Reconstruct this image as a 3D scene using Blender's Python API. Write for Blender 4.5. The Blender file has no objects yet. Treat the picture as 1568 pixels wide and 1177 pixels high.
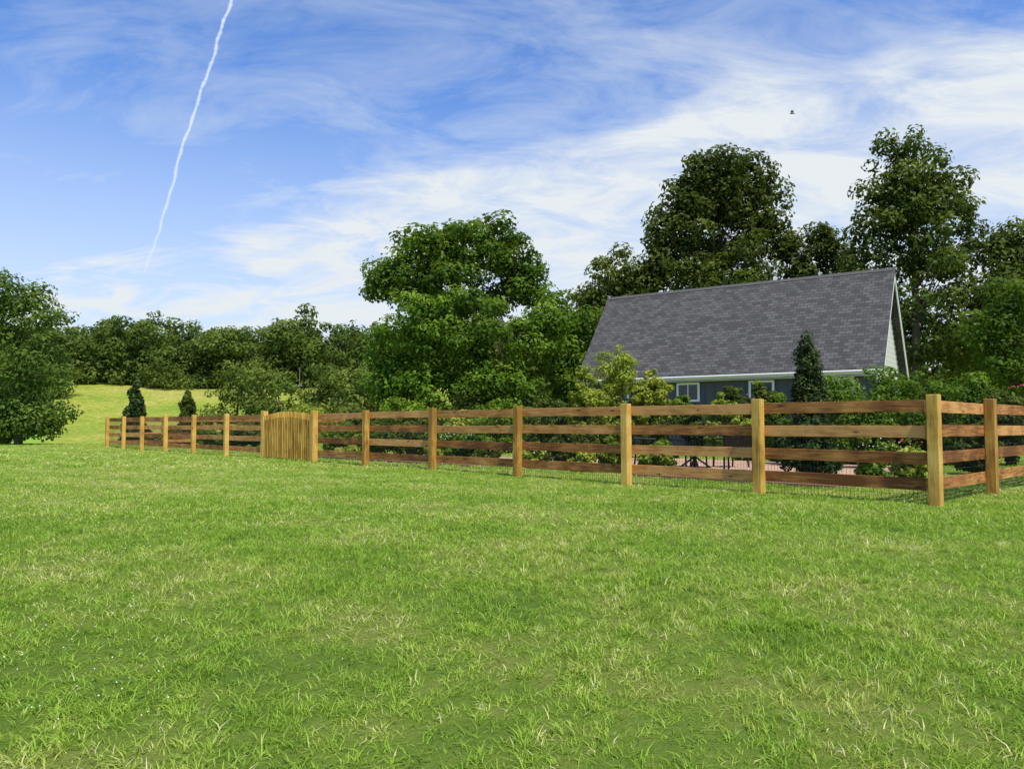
import bpy, bmesh, math, random
import numpy as np
from mathutils import Vector, Matrix
random.seed(5)
R = np.random.default_rng(11)
F = 1178.0
sc = bpy.context.scene
CAMZ = 1.0
def X(px, d): return (px-784.0)/F*d
def Z(py, d): return CAMZ + (651.0-py)/F*d
def sm(a, b, t):
    t = np.clip((t-a)/(b-a), 0, 1); return t*t*(3-2*t)
def terr(x, y):
    x = np.asarray(x, float); y = np.asarray(y, float)
    z = -0.5*(1-sm(0, 9, y))
    z = z + sm(62, 122, y)*7.3
    z = z - 0.75*np.exp(-((y-56)/8.0)**2)*sm(2, -12, x)
    z = z + 0.5*np.sin(x*0.045+1.0)*sm(62, 110, y)
    z = z + 0.8*sm(-38, -62, x)*sm(62, 100, y)
    z = z + 0.02*np.sin(x*0.9+y*0.5)*np.cos(y*0.7)*sm(60,30,y)
    return z
def tz(x, y): return float(terr(x, y))

# ---------------------------------------------------------------- materials
class NT:
    def __init__(s, name):
        s.m = bpy.data.materials.new(name); s.m.use_nodes = True
        s.t = s.m.node_tree; s.t.nodes.clear()
        s.out = s.t.nodes.new('ShaderNodeOutputMaterial')
    def n(s, typ, **k):
        nd = s.t.nodes.new('ShaderNode'+typ)
        for a, b in k.items():
            if a in ('inp',):
                for kk, v in b.items():
                    if isinstance(v, bpy.types.NodeSocket): s.t.links.new(v, nd.inputs[kk])
                    else: nd.inputs[kk].default_value = v
            else: setattr(nd, a, b)
        return nd
    def link(s, a, b): s.t.links.new(a, b)
    def noise(s, vec, scale, detail=3, rough=.55):
        return s.n('TexNoise', inp={'Vector': vec, 'Scale': scale, 'Detail': detail, 'Roughness': rough}).outputs['Fac']
    def ramp(s, fac, stops):
        r = s.n('ValToRGB'); e = r.color_ramp.elements
        while len(e) < len(stops): e.new(0.5)
        for i, (p, c) in enumerate(stops):
            e[i].position = p; e[i].color = (c[0], c[1], c[2], 1) if not isinstance(c, (int, float)) else (c, c, c, 1)
        s.link(fac, r.inputs[0]); return r.outputs[0]
    def mix(s, fac, a, b, bt='MIX'):
        m = s.n('Mix', data_type='RGBA', blend_type=bt)
        for k, v in ((0, fac), (6, a), (7, b)):
            if isinstance(v, bpy.types.NodeSocket): s.link(v, m.inputs[k])
            elif k == 0: m.inputs[k].default_value = v
            else: m.inputs[k].default_value = (v[0], v[1], v[2], 1)
        return m.outputs[2]
    def math(s, op, a, b=0.0, clamp=False):
        m = s.n('Math', operation=op, use_clamp=clamp)
        for k, v in ((0, a), (1, b)):
            if isinstance(v, bpy.types.NodeSocket): s.link(v, m.inputs[k])
            else: m.inputs[k].default_value = v
        return m.outputs[0]
    def bsdf(s, col, rough=.6, bump=None, bstr=.3, bdist=.01, spec=.5, metal=0):
        p = s.n('BsdfPrincipled')
        for k, v in (('Base Color', col), ('Roughness', rough), ('Metallic', metal), ('Specular IOR Level', spec)):
            if isinstance(v, bpy.types.NodeSocket): s.link(v, p.inputs[k])
            elif k == 'Base Color': p.inputs[k].default_value = (v[0], v[1], v[2], 1)
            else: p.inputs[k].default_value = v
        if bump is not None:
            b = s.n('Bump', inp={'Height': bump, 'Strength': bstr, 'Distance': bdist})
            s.link(b.outputs[0], p.inputs['Normal'])
        s.link(p.outputs[0], s.out.inputs[0]); return p

def plain(name, col, rough=.6, metal=0, var=.25, scale=8):
    m = NT(name); co = m.n('TexCoord').outputs['Object']
    f = m.noise(co, scale, 4)
    c = m.mix(f, [v*(1-var) for v in col], [min(1, v*(1+var)) for v in col])
    m.bsdf(c, rough, f, .2, .01, metal=metal); return m.m

def foliage_mat(name, dark, mid, light, transl=.30, scale=.35):
    m = NT(name)
    at = m.n('Attribute', attribute_name='tone').outputs['Fac']
    pos = m.n('NewGeometry').outputs['Position']
    ns = m.noise(pos, scale, 3)
    rn = m.n('ObjectInfo').outputs['Random']
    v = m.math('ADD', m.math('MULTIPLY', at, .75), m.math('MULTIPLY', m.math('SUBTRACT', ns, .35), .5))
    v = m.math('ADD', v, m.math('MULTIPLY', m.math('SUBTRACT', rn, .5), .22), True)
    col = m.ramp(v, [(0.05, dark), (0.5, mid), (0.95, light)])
    hs = m.n('HueSaturation', inp={'Hue': m.math('ADD', .485, m.math('MULTIPLY', m.math('FRACT', m.math('MULTIPLY', rn, 7.3)), .018)), 'Color': col}); col = hs.outputs[0]
    d = m.n('BsdfPrincipled', inp={'Base Color': col, 'Roughness': .55, 'Specular IOR Level': .12})
    t = m.n('BsdfTranslucent', inp={'Color': m.mix(.5, col, (light[0]*1.3, light[1]*1.3, light[2]*.7))})
    mx = m.n('MixShader', inp={0: transl, 1: d.outputs[0], 2: t.outputs[0]})
    m.link(mx.outputs[0], m.out.inputs[0]); return m.m

def grass_colour(m, pos, tone=None):
    sepg = m.n('SeparateXYZ', inp={0: pos})
    wob = m.noise(pos, .12, 2)
    st = m.math('SINE', m.math('ADD', m.math('MULTIPLY', m.math('ADD', m.math('MULTIPLY', sepg.outputs[0], .50), m.math('MULTIPLY', sepg.outputs[1], .86)), 3.0), m.math('MULTIPLY', wob, 7.0)))
    a = m.noise(pos, .20, 4, .6); b = m.noise(pos, 1.1, 4, .6); c = m.noise(pos, 5.0, 3, .65)
    v = m.math('ADD', m.math('MULTIPLY', a, .45), m.math('MULTIPLY', b, .55))
    v = m.math('ADD', v, m.math('MULTIPLY', m.math('SUBTRACT', c, .5), .42))
    v = m.math('ADD', v, m.math('MULTIPLY', st, .035))
    dist = m.ramp(m.math('DIVIDE', sepg.outputs[1], 40.0, True), [(.10, 0.0), (.6, .05)])
    v = m.math('ADD', v, dist)
    green = m.ramp(v, [(.32, (.130, .290, .022)), (.48, (.280, .440, .042)), (.64, (.47, .52, .11))])
    return v, green

# ground
def ground_mat():
    m = NT('lawn_ground'); pos = m.n('NewGeometry').outputs['Position']
    v, g = grass_colour(m, pos)
    fine = m.noise(pos, 30, 5, .75)
    g = m.mix(m.ramp(fine, [(.3, 0.0), (.7, 1.0)]), m.mix(.4, g, (.03, .07, .01)), m.mix(.25, g, (.4, .42, .14)))
    sep = m.n('SeparateXYZ', inp={0: pos})
    y = sep.outputs[1]; x = sep.outputs[0]
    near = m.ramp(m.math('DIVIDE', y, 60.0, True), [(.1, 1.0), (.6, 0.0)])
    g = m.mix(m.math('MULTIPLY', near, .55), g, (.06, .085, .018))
    mw = m.noise(pos, .06, 4, .6); st = m.noise(pos, 1.2, 5, .7)
    mead = m.ramp(m.math('ADD', m.math('MULTIPLY', mw, .6), m.math('MULTIPLY', st, .4)), [(.40, (.17, .28, .03)), (.5, (.34, .37, .055)), (.60, (.50, .42, .12))])
    mead = m.mix(m.ramp(m.noise(pos, 2.2, 4, .8), [(.42, 0.0), (.58, .55)]), mead, (.10, .17, .02))
    fm = m.math('ADD', y, m.math('MULTIPLY', m.math('ADD', x, 45), 1.6))
    fac = m.ramp(m.math('DIVIDE', m.math('SUBTRACT', fm, 60), 40.0, True), [(.30, 0.0), (.42, 1.0)])
    fac2 = m.ramp(m.math('DIVIDE', y, 100.0, True), [(.55, 0.0), (.62, 1.0)])
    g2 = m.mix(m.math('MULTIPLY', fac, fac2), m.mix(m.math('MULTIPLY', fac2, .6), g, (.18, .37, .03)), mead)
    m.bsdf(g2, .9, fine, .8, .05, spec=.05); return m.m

def blade_mat():
    m = NT('grass_blades'); pos = m.n('NewGeometry').outputs['Position']
    v, g = grass_colour(m, pos)
    at = m.n('Attribute', attribute_name='tone').outputs['Fac']
    straw = m.ramp(m.math('ADD', at, m.math('MULTIPLY', m.math('SUBTRACT', v, .5), 1.1)), [(.80, 0.0), (.92, 1.0)])
    g = m.mix(m.ramp(at, [(.0, .6), (.40, 0.0)]), g, (.04, .12, .008))
    g = m.mix(m.math('MULTIPLY', at, .45), g, (.44, .58, .07))
    col = m.mix(straw, g, (.80, .74, .38))
    d = m.n('BsdfPrincipled', inp={'Base Color': col, 'Roughness': .48, 'Specular IOR Level': .25})
    t = m.n('BsdfTranslucent', inp={'Color': m.mix(.4, col, (.48, .62, .05))})
    mx = m.n('MixShader', inp={0: .35, 1: d.outputs[0], 2: t.outputs[0]})
    m.link(mx.outputs[0], m.out.inputs[0]); return m.m

def wood_mat(name, dark, mid, light, knots=True):
    m = NT(name); co = m.n('TexCoord').outputs['Object']
    rnd = m.n('ObjectInfo').outputs['Random']
    off = m.n('CombineXYZ', inp={0: m.math('MULTIPLY', rnd, 37.0), 1: m.math('MULTIPLY', rnd, 11.0), 2: m.math('MULTIPLY', rnd, 5.0)})
    v = m.n('VectorMath', operation='ADD', inp={0: co, 1: off.outputs[0]}).outputs[0]
    mp = m.n('Mapping', inp={'Vector': v, 'Scale': (1.6, 22, 22)}).outputs[0]
    g = m.noise(mp, 1.6, 6, .65)
    big = m.noise(v, 2.2, 4, .6)
    f = m.math('ADD', m.math('MULTIPLY', g, .55), m.math('MULTIPLY', big, .45))
    f = m.math('ADD', f, m.math('MULTIPLY', m.math('SUBTRACT', rnd, .5), .20))
    col = m.ramp(f, [(.36, dark), (.5, mid), (.64, light)])
    if knots:
        mk = m.n('Mapping', inp={'Vector': v, 'Scale': (2.2, 7, 7)}).outputs[0]
        vo = m.n('TexVoronoi', inp={'Vector': mk, 'Scale': 1.0}).outputs['Distance']
        k = m.ramp(vo, [(.06, 1.0), (.16, 0.0)])
        col = m.mix(m.math('MULTIPLY', k, .8), col, [c*.25 for c in dark])
    m.bsdf(col, .65, g, .5, .004, spec=.2); return m.m

M = {}
M['ground'] = ground_mat(); M['blade'] = blade_mat()
M['rail'] = wood_mat('cedar_rail_wood', (.15, .055, .016), (.38, .165, .046), (.62, .32, .11))
M['post'] = wood_mat('pine_post_wood', (.30, .15, .03), (.54, .32, .065), (.68, .45, .12))
M['gate'] = wood_mat('gate_picket_wood', (.25, .13, .025), (.50, .31, .06), (.62, .42, .10))
M['leafA'] = foliage_mat('broadleaf_foliage', (.016, .048, .004), (.085, .165, .014), (.26, .38, .038))
M['leafB'] = foliage_mat('dark_foliage', (.014, .030, .006), (.066, .106, .016), (.18, .23, .04))
M['leafC'] = foliage_mat('light_foliage', (.10, .17, .015), (.26, .34, .04), (.46, .48, .09))
M['leafD'] = foliage_mat('distant_foliage', (.030, .062, .012), (.092, .155, .024), (.21, .28, .05), scale=.09)
M['conif'] = foliage_mat('conifer_foliage', (.010, .026, .006), (.032, .066, .015), (.08, .12, .03), .15)
M['pink'] = foliage_mat('pink_petals', (.5, .05, .10), (.7, .12, .2), (.8, .4, .45), .3)
M['white'] = plain('white_petals', (.75, .75, .7), .7, 0, .1)
M['bark'] = plain('tree_bark', (.10, .075, .055), .9, 0, .5, 3)
M['trim'] = plain('white_paint_trim', (.74, .74, .72), .5, 0, .05)
M['metal'] = plain('black_metal', (.02, .022, .022), .4, .5, .1)
M['wire'] = plain('dark_wire', (.05, .06, .05), .5, .6, .1)
M['mulch'] = plain('bark_mulch', (.26, .15, .09), .95, 0, .6, 25)
M['ridge'] = plain('ridge_shingle', (.085, .082, .08), .9, 0, .4, 6)

# ---------------------------------------------------------------- mesh helpers
def mesh_np(name, verts, faces, tone=None, smooth=False):
    verts = np.asarray(verts, np.float32); faces = np.asarray(faces, np.int32)
    me = bpy.data.meshes.new(name)
    k = faces.shape[1]
    me.vertices.add(len(verts)); me.vertices.foreach_set('co', verts.ravel())
    me.loops.add(faces.size); me.loops.foreach_set('vertex_index', faces.ravel())
    me.polygons.add(len(faces))
    me.polygons.foreach_set('loop_start', np.arange(0, faces.size, k, dtype=np.int32))
    if tone is not None:
        a = me.attributes.new('tone', 'FLOAT', 'POINT'); a.data.foreach_set('value', np.asarray(tone, np.float32))
    me.update(calc_edges=True)
    if smooth: me.polygons.foreach_set('use_smooth', np.ones(len(faces), bool))
    return me
def obj(name, me, mat=None, parent=None, loc=None):
    o = bpy.data.objects.new(name, me); sc.collection.objects.link(o)
    if mat is not None and me is not None: me.materials.append(mat)
    if parent: o.parent = parent
    if loc is not None: o.location = loc
    return o
def empty(name, loc=(0, 0, 0), rz=0):
    o = obj(name, None); o.location = loc; o.rotation_euler = (0, 0, rz); return o
def box(name, size, loc, mat, parent=None, rot=(0, 0, 0), bev=0.0):
    bm = bmesh.new(); bmesh.ops.create_cube(bm, size=1)
    bmesh.ops.scale(bm, vec=size, verts=bm.verts)
    if bev: bmesh.ops.bevel(bm, geom=list(bm.edges), offset=bev, segments=1, affect='EDGES')
    me = bpy.data.meshes.new(name); bm.to_mesh(me); bm.free()
    o = obj(name, me, mat, parent, loc); o.rotation_euler = rot; return o

def tube(path, rad, k=7):
    path = np.asarray(path, float); n = len(path); vs = []; fs = []
    for i in range(n):
        t = path[min(i+1, n-1)]-path[max(i-1, 0)]; t /= (np.linalg.norm(t)+1e-9)
        a = np.array([1, 0, 0]) if abs(t[0]) < .8 else np.array([0, 1, 0])
        u = np.cross(t, a); u /= np.linalg.norm(u); w = np.cross(t, u)
        for j in range(k):
            th = 2*math.pi*j/k; vs.append(path[i]+rad[i]*(u*math.cos(th)+w*math.sin(th)))
    for i in range(n-1):
        for j in range(k):
            j2 = (j+1) % k; fs.append((i*k+j, i*k+j2, (i+1)*k+j2, (i+1)*k+j))
    return np.array(vs), np.array(fs)
def join(parts):
    V = []; Fc = []; o = 0
    for v, f in parts: V.append(v); Fc.append(f+o); o += len(v)
    return np.concatenate(V), np.concatenate(Fc)

def rdir(n):
    d = R.normal(size=(n, 3)); return d/np.linalg.norm(d, axis=1)[:, None]
def leaf_quads(c, nrm, size):
    n = len(c); a = rdir(n); u = np.cross(nrm, a); u /= np.linalg.norm(u, axis=1)[:, None]+1e-9
    w = np.cross(nrm, u); s = (size*R.uniform(.6, 1.25, n))[:, None]
    droop = nrm*s*.25
    V = np.stack([c+u*s-droop, c+w*s*.55, c-u*s-droop, c-w*s*.55], 1).reshape(-1, 3)
    return V, np.arange(4*n).reshape(-1, 4)
def clumps(ells, cr, dens=1.0):
    cs = []; rs = []
    for (cx, cy, cz, rx, ry, rz) in ells:
        n = max(5, int(dens*7.0*(rx*ry*rz)**(2/3)/(cr*cr)))
        d = rdir(n); rr = R.uniform(.08, 1, n)**.45*R.uniform(.88, 1.12, n)
        p = d*rr[:, None]*np.array([max(rx-cr*.4,.1), max(ry-cr*.4,.1), max(rz-cr*.3,.1)])+np.array([cx, cy, cz])
        cs.append(p); rs.append(cr*R.uniform(.4, 1.3, n))
    return np.concatenate(cs), np.concatenate(rs)
def foliage(ells, cr, per, size, dens=1.0, flat=.7):
    c, r = clumps(ells, cr, dens); n = len(c)
    cnt = np.maximum(6, (per*(r/cr)**2).astype(int)); idx = np.repeat(np.arange(n), cnt)
    d = rdir(len(idx)); rad = r[idx]*R.uniform(.35, 1.05, len(idx))**.6
    sc3 = np.stack([np.ones(len(idx)), np.ones(len(idx)), np.full(len(idx), flat)], 1)
    p = c[idx]+d*rad[:, None]*sc3
    nr = d*.8+rdir(len(idx))*.6+np.array([0, 0, .45]); nr /= np.linalg.norm(nr, axis=1)[:, None]
    V, Fq = leaf_quads(p, nr, size)
    ct = R.uniform(.05, .95, n)
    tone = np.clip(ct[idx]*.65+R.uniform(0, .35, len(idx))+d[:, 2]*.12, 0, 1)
    return V, Fq, np.repeat(tone, 4), c
def tree(name, x, y, ells, mat, cr=.9, per=150, size=.17, dens=1.0, trunk=.3, limbs=22, base=None, stems=1):
    z0 = tz(x, y)-.1 if base is None else base
    e = empty(name, (x, y, z0))
    V, Fq, T, c = foliage(ells, cr, per, size, dens)
    me = mesh_np(name+'_leaves', V-np.array([x, y, z0]), Fq, T); obj('leaves', me, mat, e)
    top = max(q[2]+q[5]*.3 for q in ells); tx = np.mean([q[0] for q in ells]); ty = np.mean([q[1] for q in ells])
    parts = []
    for s in range(stems):
        ox, oy = R.normal(size=2)*(.25 if stems > 1 else 0)
        n = 9; ts = np.linspace(0, 1, n)
        path = np.stack([x+ox+(tx-x+ox*4)*ts**1.5+R.normal(size=n)*.09*ts*3*trunk, y+oy+(ty-y+oy*3)*ts**1.5, z0+(top-z0)*ts], 1)
        rad = trunk*(1-ts*.92)*(1+.5*np.exp(-ts*14)); parts.append(tube(path, rad, 8))
        ks = R.choice(len(c), min(limbs, len(c)), replace=False)
        for k in ks:
            g = c[k]; tt = np.clip((g[2]-z0)/(top-z0)*.75, .18, .9)
            i = tt*(n-1); a = path[int(i)]; mid = a*.45+g*.55+np.array([0, 0, .06*np.linalg.norm(g-a)])
            r0 = trunk*(1-tt*.9)*.38
            parts.append(tube([a, a*.7+mid*.3, mid, g], [r0, r0*.7, r0*.4, r0*.12], 5))
    Vt, Ft = join(parts)
    obj('trunk', mesh_np(name+'_trunk', Vt-np.array([x, y, z0]), Ft, smooth=True), M['bark'], e)
    return e
def E(px, py, rx, ry, d, depth=.85, dy=0):
    return (X(px, d), d+dy, Z(py, d), rx/F*d, rx/F*d*depth, ry/F*d)

# ---------------------------------------------------------------- terrain
def grid_axis(lim, fine, step):
    a = list(np.arange(-fine, fine+.01, step)); s = step; v = fine
    while v < lim: s *= 1.25; v += s; a.append(v); a.insert(0, -v)
    return np.array(a)
xs = grid_axis(3000, 60, 1.5); ys = np.concatenate([[-400, -100, -30, -10], np.arange(-4, 150, 1.0), [170, 220, 350, 700, 1500, 4000]])
gx, gy = np.meshgrid(xs, ys); gz = terr(gx, gy)
nv = len(xs); V = np.stack([gx.ravel(), gy.ravel(), gz.ravel()], 1)
i, j = np.meshgrid(np.arange(len(ys)-1), np.arange(nv-1), indexing='ij'); b = (i*nv+j).ravel()
obj('ground', mesh_np('ground', V, np.stack([b, b+1, b+1+nv, b+nv], 1), smooth=True), M['ground'])

# ---------------------------------------------------------------- grass
def patch(name, size, n, h, w, tuft):
    c = R.uniform(-size/2, size/2, (n//tuft, 2)); ci = R.integers(0, len(c), n)
    p = c[ci]+R.normal(size=(n, 2))*.018*(1+w*60)
    hh = h*R.uniform(.4, 1.15, n)*(R.uniform(.5, 1.4, len(c))[ci])
    la = R.uniform(0, 2*math.pi, len(c))[ci]+R.normal(size=n)*1.2
    ln = R.uniform(.2, 1.6, n)
    dx, dy = np.cos(la), np.sin(la)
    fa = R.uniform(0, 2*math.pi, n); ww_ = w*R.uniform(.6, 1.35, n); wx, wy = np.cos(fa)*ww_/2, np.sin(fa)*ww_/2
    def pt(t, ws, sgn):
        k = ln*hh*t*t
        return np.stack([p[:, 0]+dx*k+sgn*wx*ws, p[:, 1]+dy*k+sgn*wy*ws, hh*t*(1-.25*ln*t)-.004], 1)
    V = np.stack([pt(0, 1, -1), pt(0, 1, 1), pt(.55, .9, 1), pt(.55, .9, -1), pt(1, .12, 1), pt(1, .12, -1)], 1).reshape(-1, 3)
    b = np.arange(n)*6
    Fq = np.concatenate([np.stack([b, b+1, b+2, b+3], 1), np.stack([b+3, b+2, b+4, b+5], 1)])
    tone = np.clip(R.uniform(0, 1, n)*.65+R.uniform(0, .35, len(c))[ci], 0, 1)
    me = mesh_np(name, V, Fq, np.repeat(tone, 6)); me.materials.append(M['blade']); return me
near = [patch('grass_near', 1.10, 4600, .050, .0056, 10) for _ in range(5)]
mid = [patch('grass_mid', 1.10, 2300, .048, .0085, 8) for _ in range(4)]
far = [patch('grass_far', 2.12, 2000, .050, .018, 6) for _ in range(4)]
ge = empty('lawn_grass')
def lay(meshes, y0, y1, step):
    y = y0
    while y < y1:
        hw = y*.70+1.2; x = -hw
        while x < hw:
            o = bpy.data.objects.new('grass_patch', random.choice(meshes)); sc.collection.objects.link(o)
            px_, py_ = x+random.uniform(-.08, .08)*step, y+random.uniform(-.08, .08)*step
            dzx = (tz(px_, py_+.5)-tz(px_, py_-.5))
            o.matrix_world = Matrix.Translation((px_, py_, tz(px_, py_))) @ Matrix.Rotation(math.atan(dzx), 4, 'X') @ Matrix.Rotation(random.randrange(4)*math.pi/2, 4, 'Z') @ Matrix.Diagonal((1, 1, random.uniform(.85, 1.2), 1))
            o.parent = ge
            x += step
        y += step
lay(near, 2.2, 8.0, 1.0); lay(mid, 8.2, 18, 1.0); lay(far, 18.6, 50, 2.0)

# clover heads
N = 200; cx = []; 
while len(cx) < N:
    y = random.uniform(3.4, 11); x = random.uniform(-.72*y, .72*y)
    if random.random() < (.9 if x < -y*.42 else .04): cx.append((x, y))
bm = bmesh.new(); bmesh.ops.create_icosphere(bm, subdivisions=1, radius=1); bv = np.array([v.co[:] for v in bm.verts]); bf = np.array([[v.index for v in f.verts] for f in bm.faces]); bm.free()
parts = []
for (x, y) in cx:
    r = random.uniform(.003, .005); parts.append((bv*r+np.array([x, y, tz(x, y)+random.uniform(.025, .04)]), bf))
Vc, Fc = join(parts); obj('clover_flowers', mesh_np('clover_flowers', Vc, Fc), M['white'])

# ---------------------------------------------------------------- fence
C0 = np.array([5.26, 9.6]); D1 = np.array([-.683, .732]); D2 = np.array([.727, .687])
RZ = [1.245, .92, .59, .255]
def fence(name, start, D, ts, inward, gate=None, halfpost_first=True):
    ang = math.atan2(D[1], D[0]); e = empty(name, (start[0], start[1], 0), ang)
    for k, t in enumerate(ts):
        if k == 0 and not halfpost_first: continue
        wd = .135
        zt = tz(*(start+D*t))
        if gate and k in gate: wd = .16
        box('post', (1.55, wd, wd), (t, 0, .605+zt*.5+random.uniform(-.012, .012)+(.03 if gate and k in gate else 0)), M['post'], e, (0, -math.pi/2+random.uniform(-.008, .008), 0), .006)
    for k in range(len(ts)-1):
        if gate and k == gate[0]: continue
        a, b = ts[k], ts[k+1]
        if k == 0: a -= .05
        for z in RZ:
            L = b-a-.006
            box('rail', (L, .026, .155), ((a+b)/2, inward*(.0675+.014), z+random.uniform(-.008, .008)), M['rail'], e, (random.uniform(-.02, .02), random.uniform(-.004, .004), 0), .003)
    parts = []
    y = inward*(.0675+.031); r = .0015
    def bar(x0, z0, x1, z1):
        if abs(x1-x0) > abs(z1-z0): v = [(x0, y-r, z0-r), (x1, y-r, z0-r), (x1, y+r, z0+r), (x0, y+r, z0+r)]
        else: v = [(x0-r, y-r, z0), (x0+r, y+r, z0), (x0+r, y+r, z1), (x0-r, y-r, z1)]
        parts.append((np.array(v), np.array([[0, 1, 2, 3]])))
    for k in range(len(ts)-1):
        if gate and k == gate[0]: continue
        a, b = ts[k], ts[k+1]
        for z in np.arange(.02, 1.25, .1): bar(a, z, b, z)
        for x in np.arange(a, b, .05): bar(x, .02, x, 1.22)
    Vw, Fw = join(parts); obj('wire_mesh', mesh_np('wire', Vw, Fw), M['wire'], e)
    return e
pxs = [1160, 958, 792, 662, 560, 481, 405, 347, 297, 254, 218, 190, 165]
ts = [0.0]
for p in pxs:
    k = (p-784)/F; ts.append((C0[0]-C0[1]*k)/(-D1[0]+k*D1[1]))
fence('wooden_fence', C0, D1, ts, -1, gate=(6, 7))
fence('wooden_fence', C0, D2, [0, 2.35, 4.8, 7.25, 9.7, 12.1, 14.5], 1, halfpost_first=False)
CF = C0+D1*ts[-1]
fence('wooden_fence', CF, D2, [0, 2.45, 4.9, 7.35, 9.8, 12.2], -1, halfpost_first=False)
# gate
g0, g1 = ts[6], ts[7]
ge_ = empty('wooden_gate', (C0[0], C0[1], 0), math.atan2(D1[1], D1[0]))
w = g1-g0-.19; n = int(w/.105)
for q in range(n):
    xx = g0+.095+(q+.5)*w/n; u = (q+.5)/n*2-1; h = 1.22+.11*(1-u*u)
    o = box('picket', (h, .02, .085), (xx, .03, .06+h/2), M['gate'], ge_, (math.pi/2, -math.pi/2, 0), .003)
for z in (.3, 1.05): box('gate_rail', (w, .03, .09), ((g0+g1)/2, .0, z), M['gate'], ge_, (0, 0, 0), .003)

# ---------------------------------------------------------------- house
HX = np.array([.82, -.57]); HX = HX/np.linalg.norm(HX); hr = math.atan2(HX[1], HX[0])
hc = (9.53, 32.4, 0)
house = empty('garage_house', hc, hr)
def shingle():
    m = NT('asphalt_shingles'); co = m.n('TexCoord').outputs['Object']
    br = m.n('TexBrick', offset=.5, inp={'Vector': co, 'Color1': (.052, .050, .050, 1), 'Color2': (.150, .142, .138, 1), 'Mortar': (.022, .022, .022, 1), 'Scale': 1.0, 'Mortar Size': .012, 'Brick Width': .26, 'Row Height': .15, 'Bias': -.1})
    ns = m.noise(co, 60, 3, .7); big = m.noise(co, .8, 3)
    c = m.mix(m.math('MULTIPLY', ns, .5), br.outputs['Color'], (.13, .122, .12))
    c = m.mix(m.math('MULTIPLY', big, .3), c, (.06, .06, .06))
    m.bsdf(c, .9, br.outputs['Fac'], -.6, .02, spec=.1); return m.m
M['shingle'] = shingle(); M['siding'] = plain('blue_grey_siding', (.06, .068, .075), .6, 0, .12, 2)
M['gable'] = plain('cream_siding', (.62, .60, .55), .6, 0, .05, 2)
M['glass'] = plain('window_glass', (.02, .03, .035), .08, 0, .1)
ez, rz_, hw, hl = 2.96, 6.88, 3.0, 6.05
sl = math.atan2(rz_-ez, hw); L = math.hypot(rz_-ez, hw)
wl, ww, wh = 5.75, 2.62, 3.2
box('wall_front', (wl*2, .15, wh), (0, -ww, wh/2-.1), M['siding'], house)
box('wall_back', (wl*2, .15, wh), (0, ww, wh/2-.1), M['siding'], house)
for s in (-1, 1):
    zt = ez+.0; zr = rz_-.2
    x0, x1 = s*(wl-.15), s*wl
    vv = []
    for x in (x0, x1): vv += [(x, -ww+.08, -.2), (x, ww-.08, -.2), (x, ww-.08, zt+.15), (x, 0, zr-.05), (x, -ww+.08, zt+.15)]
    me = bpy.data.meshes.new('gable'); me.from_pydata(vv, [], [(0, 1, 2, 3, 4), (9, 8, 7, 6, 5), (0, 5, 6, 1), (1, 6, 7, 2), (2, 7, 8, 3), (3, 8, 9, 4), (4, 9, 5, 0)]); me.update()
    obj('gable_wall', me, M['gable'], house)
    for q in range(34):
        z = .1+q*.19
        half = (ww-.06) if z < ez+.1 else max(0.05, (zr-z)*hw/(rz_-ez)-.12)
        if z < zr-.2: box('clapboard', (.02, half*2, .17), (s*(wl+.012), 0, z), M['gable'], house, (0, s*.06, 0))
    box('roof_slope', (hl*2+.09, L, .10), (0, s*hw/2, (ez+rz_)/2), M['shingle'], house, (-s*sl, 0, 0))
    for xx in (-1, 1):
        box('rake_board', (.035, L+.02, .14), (xx*(hl+.019), s*(hw/2-.07), (ez+rz_)/2-.13), M['trim'], house, (-s*sl, 0, 0))
    box('fascia', (hl*2+.07, .04, .15), (0, s*(hw+.045), ez-.10), M['trim'], house)
    box('gutter', (hl*2, .11, .08), (0, s*(hw+.125), ez-.06), M['trim'], house, bev=.02)
    box('soffit', (hl*2-.02, .42, .02), (0, s*(hw-.2), ez-.21), M['trim'], house)
    box('ridge_cap', (hl*2+.1, .16, .02), (0, s*.05, rz_+.035), M['ridge'], house, (-s*sl, 0, 0))
for q in range(29):
    x = -wl+.1+q*.4; box('batten', (.045, .03, 2.6), (x, -ww-.09, 1.3), M['siding'], house)
def window(x, w=.8, z0=2.02, z1=2.62):
    y = -ww-.11; zc = (z0+z1)/2; h = z1-z0
    box('window_glass', (w, .03, h), (x, y-.005, zc), M['glass'], house)
    for s in (-1, 1):
        box('window_frame', (.08, .06, h+.16), (x+s*(w/2+.04), y-.01, zc), M['trim'], house)
        box('window_frame', (w-.002, .058, .08), (x, y-.01, zc+s*(h/2+.04)), M['trim'], house)
    box('window_mullion', (.035, .04, h-.01), (x, y-.015, zc), M['trim'], house)
window(-1.11); window(1.81); window(-4.2); window(4.6)

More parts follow.
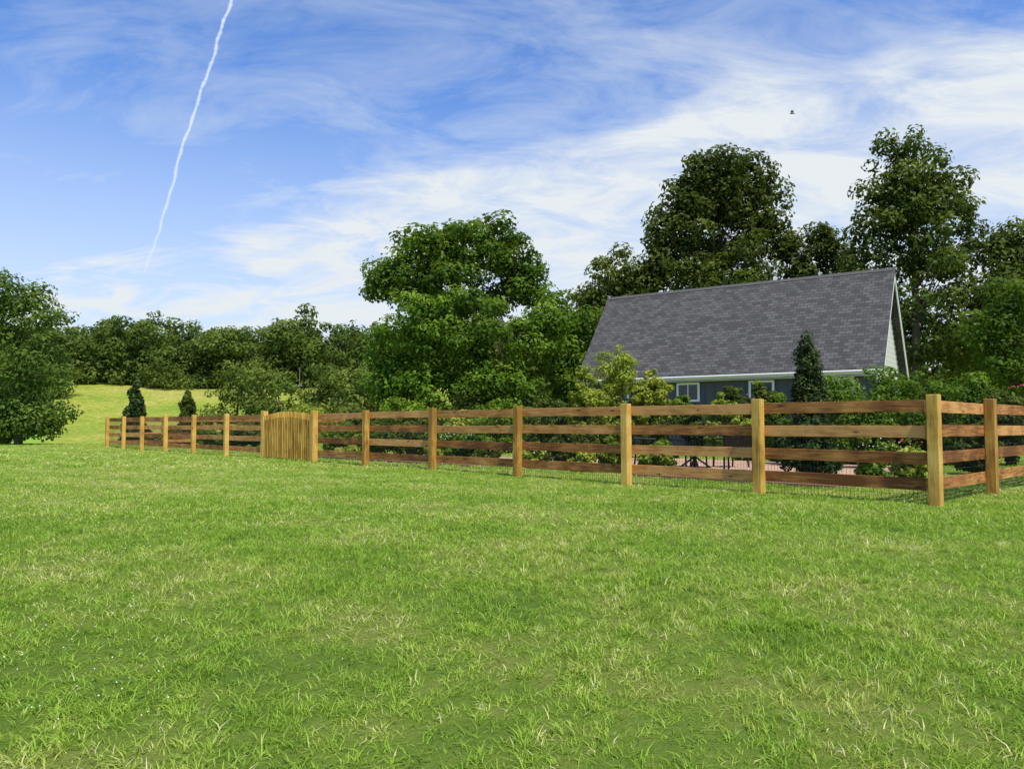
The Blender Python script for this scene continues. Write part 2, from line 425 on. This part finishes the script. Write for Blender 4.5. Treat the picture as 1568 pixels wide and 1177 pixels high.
# ---------------------------------------------------------------- trees
d = 42
tree('oak_tree', X(705, d), d, [E(720, 372, 88, 58, d), E(612, 428, 62, 45, d), E(785, 398, 55, 50, d), E(655, 374, 54, 44, d), E(700, 445, 100, 50, d), E(805, 440, 40, 42, d), E(575,440,28,25,d)], M['leafA'], .8, 105, .15, .76, .30, 34)
d = 37
tree('maple_tree', X(650, d), d, [E(640, 530, 78, 80, d), E(600, 585, 40, 42, d), E(665, 490, 50, 40, d), E(650, 595, 80, 50, d)], M['leafA'], .75, 115, .125, .8, .2, 10)
tree('maple_tree', X(770, d), d+.5, [E(750, 530, 80, 85, d), E(820, 505, 55, 65, d), E(720, 470, 50, 35, d), E(765, 600, 95, 50, d)], M['leafA'], .75, 115, .125, .8, .2, 10)
d = 40
tree('maple_tree', X(870, d), d, [E(868, 535, 55, 75, d), E(845, 470, 40, 45, d), E(905, 500, 38, 42, d), E(880, 590, 60, 45, d)], M['leafA'], .8, 115, .135, .8, .18, 10)
d = 52
tree('hardwood_tree', X(950, d), d, [E(895, 470, 42, 50, d), E(945, 425, 44, 58, d), E(990, 450, 45, 60, d), E(930, 520, 70, 50, d)], M['leafB'], 1.0, 110, .18, .85, .22, 12)
tree('tulip_tree', X(1100, d), d, [E(1112, 270, 78, 60, d), E(1065, 292, 52, 60, d), E(1168, 292, 50, 65, d), E(1035, 345, 45, 50, d), E(1100, 350, 100, 85, d), E(1010, 395, 45, 45, d), E(1180, 370, 42, 55, d), E(1090, 440, 125, 75, d), E(1100,300,70,70,d,.5)], M['leafB'], 1.0, 95, .18, .8, .34, 30)
tree('hardwood_tree', X(1255, d), d, [E(1262, 370, 28, 50, d), E(1235, 400, 36, 48, d), E(1280, 425, 40, 60, d), E(1215, 380, 24, 32, d), E(1240, 470, 70, 50, d)], M['leafB'], .9, 95, .17, .85, .22, 12)
d = 46
tree('tulip_tree', X(1405, d), d, [E(1405, 245, 52, 56, d), E(1372, 285, 54, 58, d), E(1452, 285, 56, 60, d), E(1350, 350, 52, 60, d), E(1430, 360, 85, 65, d), E(1495, 350, 38, 50, d), E(1420, 440, 120, 70, d), E(1320, 400, 38, 50, d), E(1367, 215, 20, 24, d), E(1440, 530, 100, 60, d), E(1400, 310, 60, 70, d)], M['leafB'], .95, 88, .165, .68, .34, 36)
tree('hardwood_tree', X(1555, d), d, [E(1560, 365, 34, 52, d), E(1530, 420, 40, 52, d), E(1590, 430, 50, 80, d), E(1540, 490, 60, 60, d)], M['leafB'], 1.0, 110, .17, .85, .25, 12)
d = 34
tree('maple_tree', X(1550, d), d, [E(1560, 470, 55, 75, d), E(1515, 510, 35, 50, d), E(1560, 570, 70, 55, d), E(1640, 500, 60, 90, d)], M['leafA'], .8, 115, .12, .8, .2, 14)
d = 40
tree('hardwood_tree', X(30, d), d, [E(25, 445, 50, 40, d), E(70, 485, 36, 34, d), E(10, 500, 55, 48, d), E(50, 560, 62, 52, d), E(-30, 480, 50, 80, d), E(60, 625, 50, 48, d), E(10, 615, 60, 62, d), E(35, 650, 60, 26, d)], M['leafD'], .8, 90, .125, .85, .15, 22)

def treeline(name, specs, mat, cr, per, size, low=False):
    ells = []; parts = []
    for (x, y, h, w) in specs:
        z = tz(x, y)
        ells += [(x, y, z+h*.62, w*.55, w*.5, h*.38), (x+random.uniform(-.4, .4)*w, y+random.uniform(-1, 1), z+h*.35, w*.6, w*.5, h*.33)]
        if low: ells.append((x+random.uniform(-.5, .5)*w, y-1, z+h*.13, w*.7, w*.5, h*.16))
        parts.append(tube([(x, y, z-.2), (x+.2, y, z+h*.45), (x, y, z+h*.7)], [.16, .12, .04], 5))
    V, Fq, T, c = foliage(ells, cr, per, size, .5)
    e = empty(name); obj('leaves', mesh_np(name, V, Fq, T), mat, e)
    Vt, Ft = join(parts); obj('trunks', mesh_np(name+'_t', Vt, Ft), M['bark'], e)
sp = []
for row in range(3):
    x = -115
    while x < 12:
        y = 112+row*8+random.uniform(-2, 2)
        h = random.uniform(9.2, 11.8)-(1.5*(row == 0))
        sp.append((x, y, h, random.uniform(5.0, 8))); x += random.uniform(3.4, 5.2)
sp.append((X(465, 116), 116, 12.8, 5.0)); sp.append((X(470, 116), 115, 10, 6))
treeline('distant_tree_line', sp, M['leafD'], 1.5, 62, .33, True)
sp = []
for row in range(2):
    x = 3
    while x < 62:
        y = 58+row*7+random.uniform(-2, 2); sp.append((x, y, random.uniform(9, 13), random.uniform(4, 6))); x += random.uniform(3, 4.6)
treeline('woodland_understory', sp, M['leafB'], 1.3, 75, .25)
sp = [(X(400, 75), 75, 6.2, 5), (X(362, 78), 78, 6.5, 4), (X(425, 72), 72, 5, 4), (X(510, 80), 80, 6, 5), (X(545, 70), 70, 7.5, 5), (X(575, 66), 66, 7, 5), (X(240, 108), 108, 4.5, 6),(X(5,80),80,8,7),(X(-40,80),80,9,7),(X(60,95),95,6.5,6)]
treeline('meadow_tree_group', sp, M['leafD'], 1.0, 70, .2, True)

# ---------------------------------------------------------------- garden plants
def shrub(name, px, py_base, d, wpx, hpx, mat, size=.055, per=100, cr=None):
    x = X(px, d); rx = wpx/F*d/2; h = hpx/F*d; z = tz(x, d)
    cr = cr or max(.14, rx*.25)
    e = empty(name, (x, d, z))
    ells = [(0, 0, h*.52, rx, rx*.85, h*.44), (rx*random.uniform(-.5, .5), .1, h*.3, rx*.9, rx*.75, h*.32), (rx*random.uniform(-.6, .6), 0, h*.75, rx*.5, rx*.45, h*.28)]
    V, Fq, T, c = foliage(ells, cr, per, size, .55)
    obj('leaves', mesh_np(name, V, Fq, T), mat, e)
    parts = []
    for k in R.choice(len(c), min(14, len(c)), replace=False):
        g = c[k]; parts.append(tube([(R.normal()*.05, R.normal()*.05, -.05), (g[0]*.4, g[1]*.4, g[2]*.55), g], [.02, .014, .005], 5))
    Vt, Ft = join(parts); obj('stems', mesh_np(name+'_s', Vt, Ft), M['bark'], e)
    return e
def conifer(name, px, d, wpx, hpx, mat=None):
    x = X(px, d); r = wpx/F*d/2; h = hpx/F*d; z = tz(x, d); e = empty(name, (x, d, z))
    ells = []
    for q in range(9):
        t = q/8; rr = r*(1-t*t)**.7*(1+.12*math.sin(q*2.1))+.08
        ells.append((random.uniform(-.1, .1)*r, 0, h*(.1+.84*t), rr, rr, h*.10))
    V, Fq, T, c = foliage(ells, max(.12, r*.3), 90, .045*max(1, d/22), .8, 1.4)
    obj('needles', mesh_np(name, V, Fq, T), mat or M['conif'], e)
    Vt, Ft = tube([(0, 0, -.05), (0, 0, h*.5), (0, 0, h*.9)], [.06, .04, .01], 6); obj('trunk', mesh_np(name+'_t', Vt, Ft), M['bark'], e)
conifer('arborvitae', 1240, 18, 62, 199)
conifer('arborvitae', 208, 40, 34, 92); conifer('arborvitae', 288, 44, 30, 80, M['leafB'])
S = lambda px, d, w, h, m, nm='garden_shrub', **k: shrub(nm, px, 0, d, w, h, M[m], **k)
def top(py, d): return (Z(py, d))*F/d
S(950, 23, 110, top(530, 23), 'leafC', 'lilac_bush', size=.055, per=95)
S(903, 22, 80, top(566, 22), 'leafC', 'lilac_bush', size=.055, per=85)
S(992, 22.5, 75, top(556, 22.5), 'leafC', 'lilac_bush', size=.055, per=80)
for px, t, d in ((1300, 562, 20), (1360, 556, 20.5), (1420, 558, 20.5), (1478, 564, 20), (1330, 574, 19.2), (1450, 576, 19.2), (1390, 574, 19.3)):
    S(px, d, 95, top(t, d), 'leafA', 'viburnum_hedge', size=.055, per=90, cr=.3)
for px, t, d, w, m in ((610, 645, 25, 90, 'leafB'), (575, 650, 27, 60, 'leafA'), (640, 655, 24, 60, 'leafB'), (720, 662, 21, 60, 'leafA'), (850, 625, 24, 70, 'leafB'), (880, 655, 18, 80, 'leafB'), (945, 650, 18, 60, 'leafA'),
                       (1240, 640, 14.5, 120, 'conif'), (1190, 600, 20, 60, 'leafA'), (1110, 600, 25, 60, 'leafC'), (1060, 620, 26, 60, 'leafB'), (760, 625, 27, 80, 'leafA'), (690, 628, 30, 80, 'leafC'), (520, 645, 29, 50, 'leafA'),
                       (440, 640, 34, 50, 'leafB'), (370, 650, 35, 70, 'leafB'), (320, 655, 36, 60, 'leafA'), (270, 655, 38, 60, 'leafB'), (215, 660, 40, 50, 'leafB'), (1330, 640, 17, 70, 'leafA'), (1500, 640, 15.5, 60, 'leafB'), (1545, 590, 19, 90, 'leafB'), (1500, 605, 20, 60, 'leafA'), (1280, 615, 21, 70, 'leafB'), (1400, 640, 21, 120, 'leafB'), (1480, 630, 22, 90, 'leafB'), (1150, 645, 21, 70, 'leafC'), (1010, 640, 22, 70, 'leafB'), (480, 610, 48, 70, 'leafC'), (445, 612, 49, 50, 'leafC'), (10, 655, 44, 60, 'leafC'),
                       (800, 630, 31, 90, 'leafB'), (910, 630, 30, 90, 'leafB'), (640, 630, 32, 90, 'leafB'), (560, 632, 33, 80, 'leafB'), (1070, 640, 27, 80, 'leafA'), (400, 640, 40, 60, 'leafA'),
                       (1010, 672, 15.5, 60, 'leafA'), (820, 678, 18.5, 50, 'leafC'), (750, 672, 20, 45, 'leafB'), (900, 682, 16.5, 50, 'leafC'), (1330, 690, 13.5, 50, 'leafA'), (1400, 680, 14, 60, 'leafC'), (1130, 590, 26, 60, 'leafB'), (1180, 585, 22, 50, 'leafA'), (1040, 600, 27, 50, 'leafA'), (670, 685, 21, 40, 'leafC'),
                       (620, 605, 35, 110, 'leafA'), (700, 600, 35.5, 110, 'leafB'), (770, 605, 34.5, 110, 'leafA'), (840, 605, 35, 90, 'leafB'), (530, 685, 26, 40, 'leafC'), (700, 655, 25, 70, 'leafA')):
    S(px, d, w, top(t, d), m, size=.055 if d < 30 else .085, per=75)
def blossoms(name, areas, mat, r):
    parts = []
    for (px, py, wpx, hpx, d, n) in areas:
        for _ in range(n):
            x = X(px+random.gauss(0, wpx/2), d); z = Z(py+random.gauss(0, hpx/2), d); y = d+random.gauss(0, .25)
            parts.append((bv*np.array([r, r, r*.6])*random.uniform(.6, 1.2)+np.array([x, y, max(z, .15)]), bf))
    Vb, Fb = join(parts); me = mesh_np(name, Vb, Fb, R.uniform(0, 1, len(Vb))); obj(name, me, mat)
blossoms('pink_roses', [(1170, 606, 20, 5, 19.4, 10), (770, 655, 20, 6, 20, 14), (1555, 590, 20, 3, 18.0, 12), (1380, 672, 40, 6, 15, 12), (560, 668, 20, 6, 26, 10)], M['pink'], .022)
blossoms('white_daisies', [(690, 665, 40, 6, 20.5, 20), (1350, 680, 50, 8, 15.5, 16), (830, 690, 30, 5, 17.5, 16)], M['white'], .02)

def brick():
    m = NT('brick_pavers'); co = m.n('TexCoord').outputs['Object']
    br = m.n('TexBrick', inp={'Vector': co, 'Color1': (.40, .20, .12, 1), 'Color2': (.52, .33, .21, 1), 'Mortar': (.26, .20, .16, 1), 'Scale': 1.0, 'Mortar Size': .008, 'Brick Width': .2, 'Row Height': .1})
    m.bsdf(m.mix(m.math('MULTIPLY', m.noise(co, 5, 4), .5), br.outputs['Color'], (.58, .42, .30)), .85, br.outputs['Fac'], -.4, .01, spec=.1); return m.m
M['brick'] = brick()
ang = math.atan2(D1[1], D1[0])
def sheet(name, c, sx, sy, mat, z=.03):
    me = bpy.data.meshes.new(name); me.from_pydata([(-sx/2, -sy/2, 0), (sx/2, -sy/2, 0), (sx/2, sy/2, 0), (-sx/2, sy/2, 0), (-sx/2, -sy/2, -.2), (sx/2, -sy/2, -.2), (sx/2, sy/2, -.2), (-sx/2, sy/2, -.2)], [], [(0, 1, 2, 3), (0, 4, 5, 1), (1, 5, 6, 2), (2, 6, 7, 3), (3, 7, 4, 0)]); me.update()
    o = obj(name, me, mat, None, (c[0], c[1], z)); o.rotation_euler[2] = ang; return o
sheet('brick_patio', (4.0, 18.2), 9, 6, M['brick'], .07)
sheet('brick_path', (-1.8, 23.0), 7, 2.0, M['brick'], .066)
sheet('mulch_bed', (4.2, 14.0), 4.0, 1.4, M['mulch'], .06)
sheet('mulch_bed', (-3.6, 22.2), 9.0, 1.3, M['mulch'], .058)

def rod(p, q, r): return tube([p, tuple((np.array(p)+np.array(q))/2), q], [r, r, r], 6)
def chair(x, y, rz):
    e = empty('patio_chair', (x, y, .07), rz)
    P = []
    for sx in (-.28, .28):
        P += [rod((sx, -.25, 0), (sx, -.22, .62), .02), rod((sx, .26, 0), (sx, .2, .45), .02), rod((sx, .2, .45), (sx, .34, .9), .02), rod((sx, -.22, .62), (sx, .27, .64), .024)]
    P += [rod((-.28, .34, .9), (.28, .34, .9), .022)]
    V, Fq = join(P); obj('frame', mesh_np('chair_frame', V, Fq), M['metal'], e)
    box('seat', (.54, .48, .04), (0, 0, .44), M['metal'], e, bev=.008)
    for q in range(6): box('back_slat', (.075, .015, .44), (-.225+q*.09, .27, .67), M['metal'], e, (-.3, 0, 0), .004)
chair(3.7, 16.2, .5); chair(4.7, 15.9, 2.7); chair(3.0, 17.3, 1.4); chair(4.9, 17.3, 3.6)
te = empty('patio_table', (4.0, 16.9, .07))
bm = bmesh.new(); bmesh.ops.create_cone(bm, cap_ends=True, segments=32, radius1=.6, radius2=.6, depth=.035)
me = bpy.data.meshes.new('top'); bm.to_mesh(me); bm.free(); obj('table_top', me, M['metal'], te, (0, 0, .72))
V, Fq = join([rod((0, 0, 0), (0, 0, .71), .04)]+[rod((0, 0, .25), (.35*math.cos(a), .35*math.sin(a), 0), .02) for a in (0, 1.57, 3.14, 4.71)])
obj('table_base', mesh_np('table_base', V, Fq), M['metal'], te)
# utility pole
d = 100; x = X(458, d); e = empty('utility_pole', (x, d, tz(x, d)))
V, Fq = join([tube([(0, 0, -.2), (0, 0, 2), (0, 0, 3.6)], [.06, .05, .04], 8)])
obj('pole', mesh_np('pole', V, Fq), plain('grey_wood', (.16, .15, .14), .8), e)
# flying insect
x, z = X(1222, 4), Z(165, 4)
e = empty('flying_insect', (x, 4, z))
V, Fq = tube([(-.014, 0, -.002), (-.008, 0, 0), (0, 0, .001), (.006, 0, .001), (.010, 0, 0), (.014, 0, -.001)], [.0006, .0032, .0038, .0025, .0028, .0006], 8); obj('body', mesh_np('insect_body', V, Fq, smooth=True), M['metal'], e)
wv = []; wf = []
for s in (-1, 1):
    for a in (.003, -.004):
        b0 = len(wv); wv += [(a, 0, .003), (a+.003, s*.006, .010), (a-.002, s*.009, .016), (a-.006, s*.004, .009)]; wf.append((b0, b0+1, b0+2, b0+3))
obj('wings', mesh_np('insect_wings', wv, wf), plain('insect_wing', (.12, .12, .12), .4), e)

# contrail at altitude
ctrl = [(345, -30), (337, 0), (322, 45), (311, 90), (294, 140), (279, 190), (264, 240), (253, 290), (240, 340), (228, 378), (216, 415)]
H = 1500.0
cp = np.array(ctrl, float); tt = np.linspace(0, len(cp)-1, 160)
pxs_ = np.interp(tt, range(len(cp)), cp[:, 0])+1.0*np.sin(tt*3.1)+.7*np.sin(tt*7.7+1)
pys_ = np.interp(tt, range(len(cp)), cp[:, 1])
V = []; U = []
for q, (a, b_) in enumerate(zip(pxs_, pys_)):
    yy = H*F/(651-b_); xx = (a-784)/F*yy; wd = (4.6-1.2*q/160)/F*yy*(1+.15*math.sin(q*.7))
    V += [(xx-wd, yy, H), (xx+wd, yy, H)]; U += [0.0, 1.0]
n = len(V)//2; Fq = [(2*i, 2*i+1, 2*i+3, 2*i+2) for i in range(n-1)]
m = NT('contrail_vapour'); at = m.n('Attribute', attribute_name='tone').outputs['Fac']
pos = m.n('NewGeometry').outputs['Position']
edge = m.math('SUBTRACT', 1.0, m.math('ABSOLUTE', m.math('MULTIPLY', m.math('SUBTRACT', at, .5), 2.0)))
nz = m.noise(pos, .03, 4, .6); sep = m.n('SeparateXYZ', inp={0: pos})
fade = m.ramp(m.math('DIVIDE', sep.outputs[1], 9000.0, True), [(.30, .55), (.5, .45), (.85, .10)])
al = m.math('MULTIPLY', m.ramp(m.math('ADD', m.math('MULTIPLY', edge, .8), m.math('SUBTRACT', nz, .5)), [(.1, 0.0), (.8, 1.0)]), fade)
tr = m.n('BsdfTransparent'); tl = m.n('BsdfTranslucent', inp={'Color': (.72, .72, .72, 1)})
mx = m.n('MixShader', inp={0: al, 1: tr.outputs[0], 2: tl.outputs[0]}); m.link(mx.outputs[0], m.out.inputs[0])
obj('contrail', mesh_np('contrail', V, Fq, U), m.m)

# ---------------------------------------------------------------- light & sky
elev = math.radians(60); az = math.radians(150)
sd = Vector((math.cos(elev)*math.sin(az), math.cos(elev)*math.cos(az), math.sin(elev)))
sl_ = bpy.data.lights.new('sun', 'SUN'); sl_.energy = 5.0; sl_.angle = math.radians(.5); sl_.color = (1, .93, .80)
so = bpy.data.objects.new('sun', sl_); sc.collection.objects.link(so); so.rotation_euler = sd.to_track_quat('Z', 'Y').to_euler()

W = bpy.data.worlds.new('World'); sc.world = W; W.use_nodes = True
w = NT.__new__(NT); w.t = W.node_tree; w.t.nodes.clear()
out = w.t.nodes.new('ShaderNodeOutputWorld')
sky = w.n('TexSky', sky_type='NISHITA', sun_disc=False, sun_elevation=elev, sun_rotation=az, air_density=1.0, dust_density=.6, ozone_density=3.0)
gen = w.n('TexCoord').outputs['Generated']
pitch = math.atan(62.5/F)
def pdir(px, py):
    v = Vector(((px-784)/F, 1, (651-py)/F)); return v.normalized()
nrm = pdir(1600, 50).cross(pdir(420, 360)).normalized()
if nrm.z < 0: nrm = -nrm
dt = w.n('VectorMath', operation='DOT_PRODUCT', inp={0: gen, 1: tuple(nrm)}).outputs['Value']
sp_ = w.n('SeparateXYZ', inp={0: gen})
zc = w.math('ADD', w.math('MAXIMUM', sp_.outputs[2], 0.0), .28)
pl = w.n('CombineXYZ', inp={0: w.math('DIVIDE', sp_.outputs[0], zc), 1: w.math('DIVIDE', sp_.outputs[1], zc), 2: 0.0}).outputs[0]
mp1 = w.n('Mapping', inp={'Vector': pl, 'Rotation': (0, 0, -.6), 'Scale': (1.0, 1.9, 1)}).outputs[0]
wob = w.n('TexNoise', inp={'Vector': mp1, 'Scale': 1.3, 'Detail': 3.0, 'Roughness': .55, 'Distortion': .4}).outputs['Fac']
wisp = w.n('TexNoise', inp={'Vector': mp1, 'Scale': 3.2, 'Detail': 10.0, 'Roughness': .64, 'Distortion': .6}).outputs['Fac']
t = w.math('ADD', dt, w.math('MULTIPLY', w.math('SUBTRACT', wob, .5), .26))
tt_ = w.math('ADD', w.math('MULTIPLY', t, 2.2), .5, True)
band = w.ramp(tt_, [(.0, .6), (.36, .8), (.47, 1.0), (.60, .62), (.75, .50), (1, .42)])
wv_ = w.ramp(wisp, [(.36, 0.0), (.68, 1.0)])
basec = w.ramp(tt_, [(.0, .62), (.42, .56), (.62, .08), (1, 0.0)])
f = w.math('ADD', w.math('MULTIPLY', band, w.math('MULTIPLY', wv_, .85)), basec, True)
hor = w.ramp(sp_.outputs[2], [(.0, .98), (.10, .85), (.22, .50), (.42, 0.0)])
f2 = w.math('MAXIMUM', f, w.math('MULTIPLY', hor, .92))
satn = w.mix(1.0, sky.outputs[0], (.66, 1.08, 1.62), 'MULTIPLY')
col = w.mix(f2, satn, (6.2, 6.6, 6.9))
bg = w.n('Background', inp={'Color': col, 'Strength': .13}); w.t.links.new(bg.outputs[0], out.inputs[0])

cam = bpy.data.cameras.new('camera'); co = bpy.data.objects.new('camera', cam); sc.collection.objects.link(co)
cam.sensor_width = 36; cam.lens = 36*F/1568; cam.clip_end = 20000; cam.clip_start = .05
co.location = (0, 0, CAMZ); co.rotation_euler = (math.pi/2+pitch, 0, 0); sc.camera = co
sc.view_settings.view_transform = 'Standard'; sc.view_settings.look = 'None'; sc.view_settings.exposure = 0
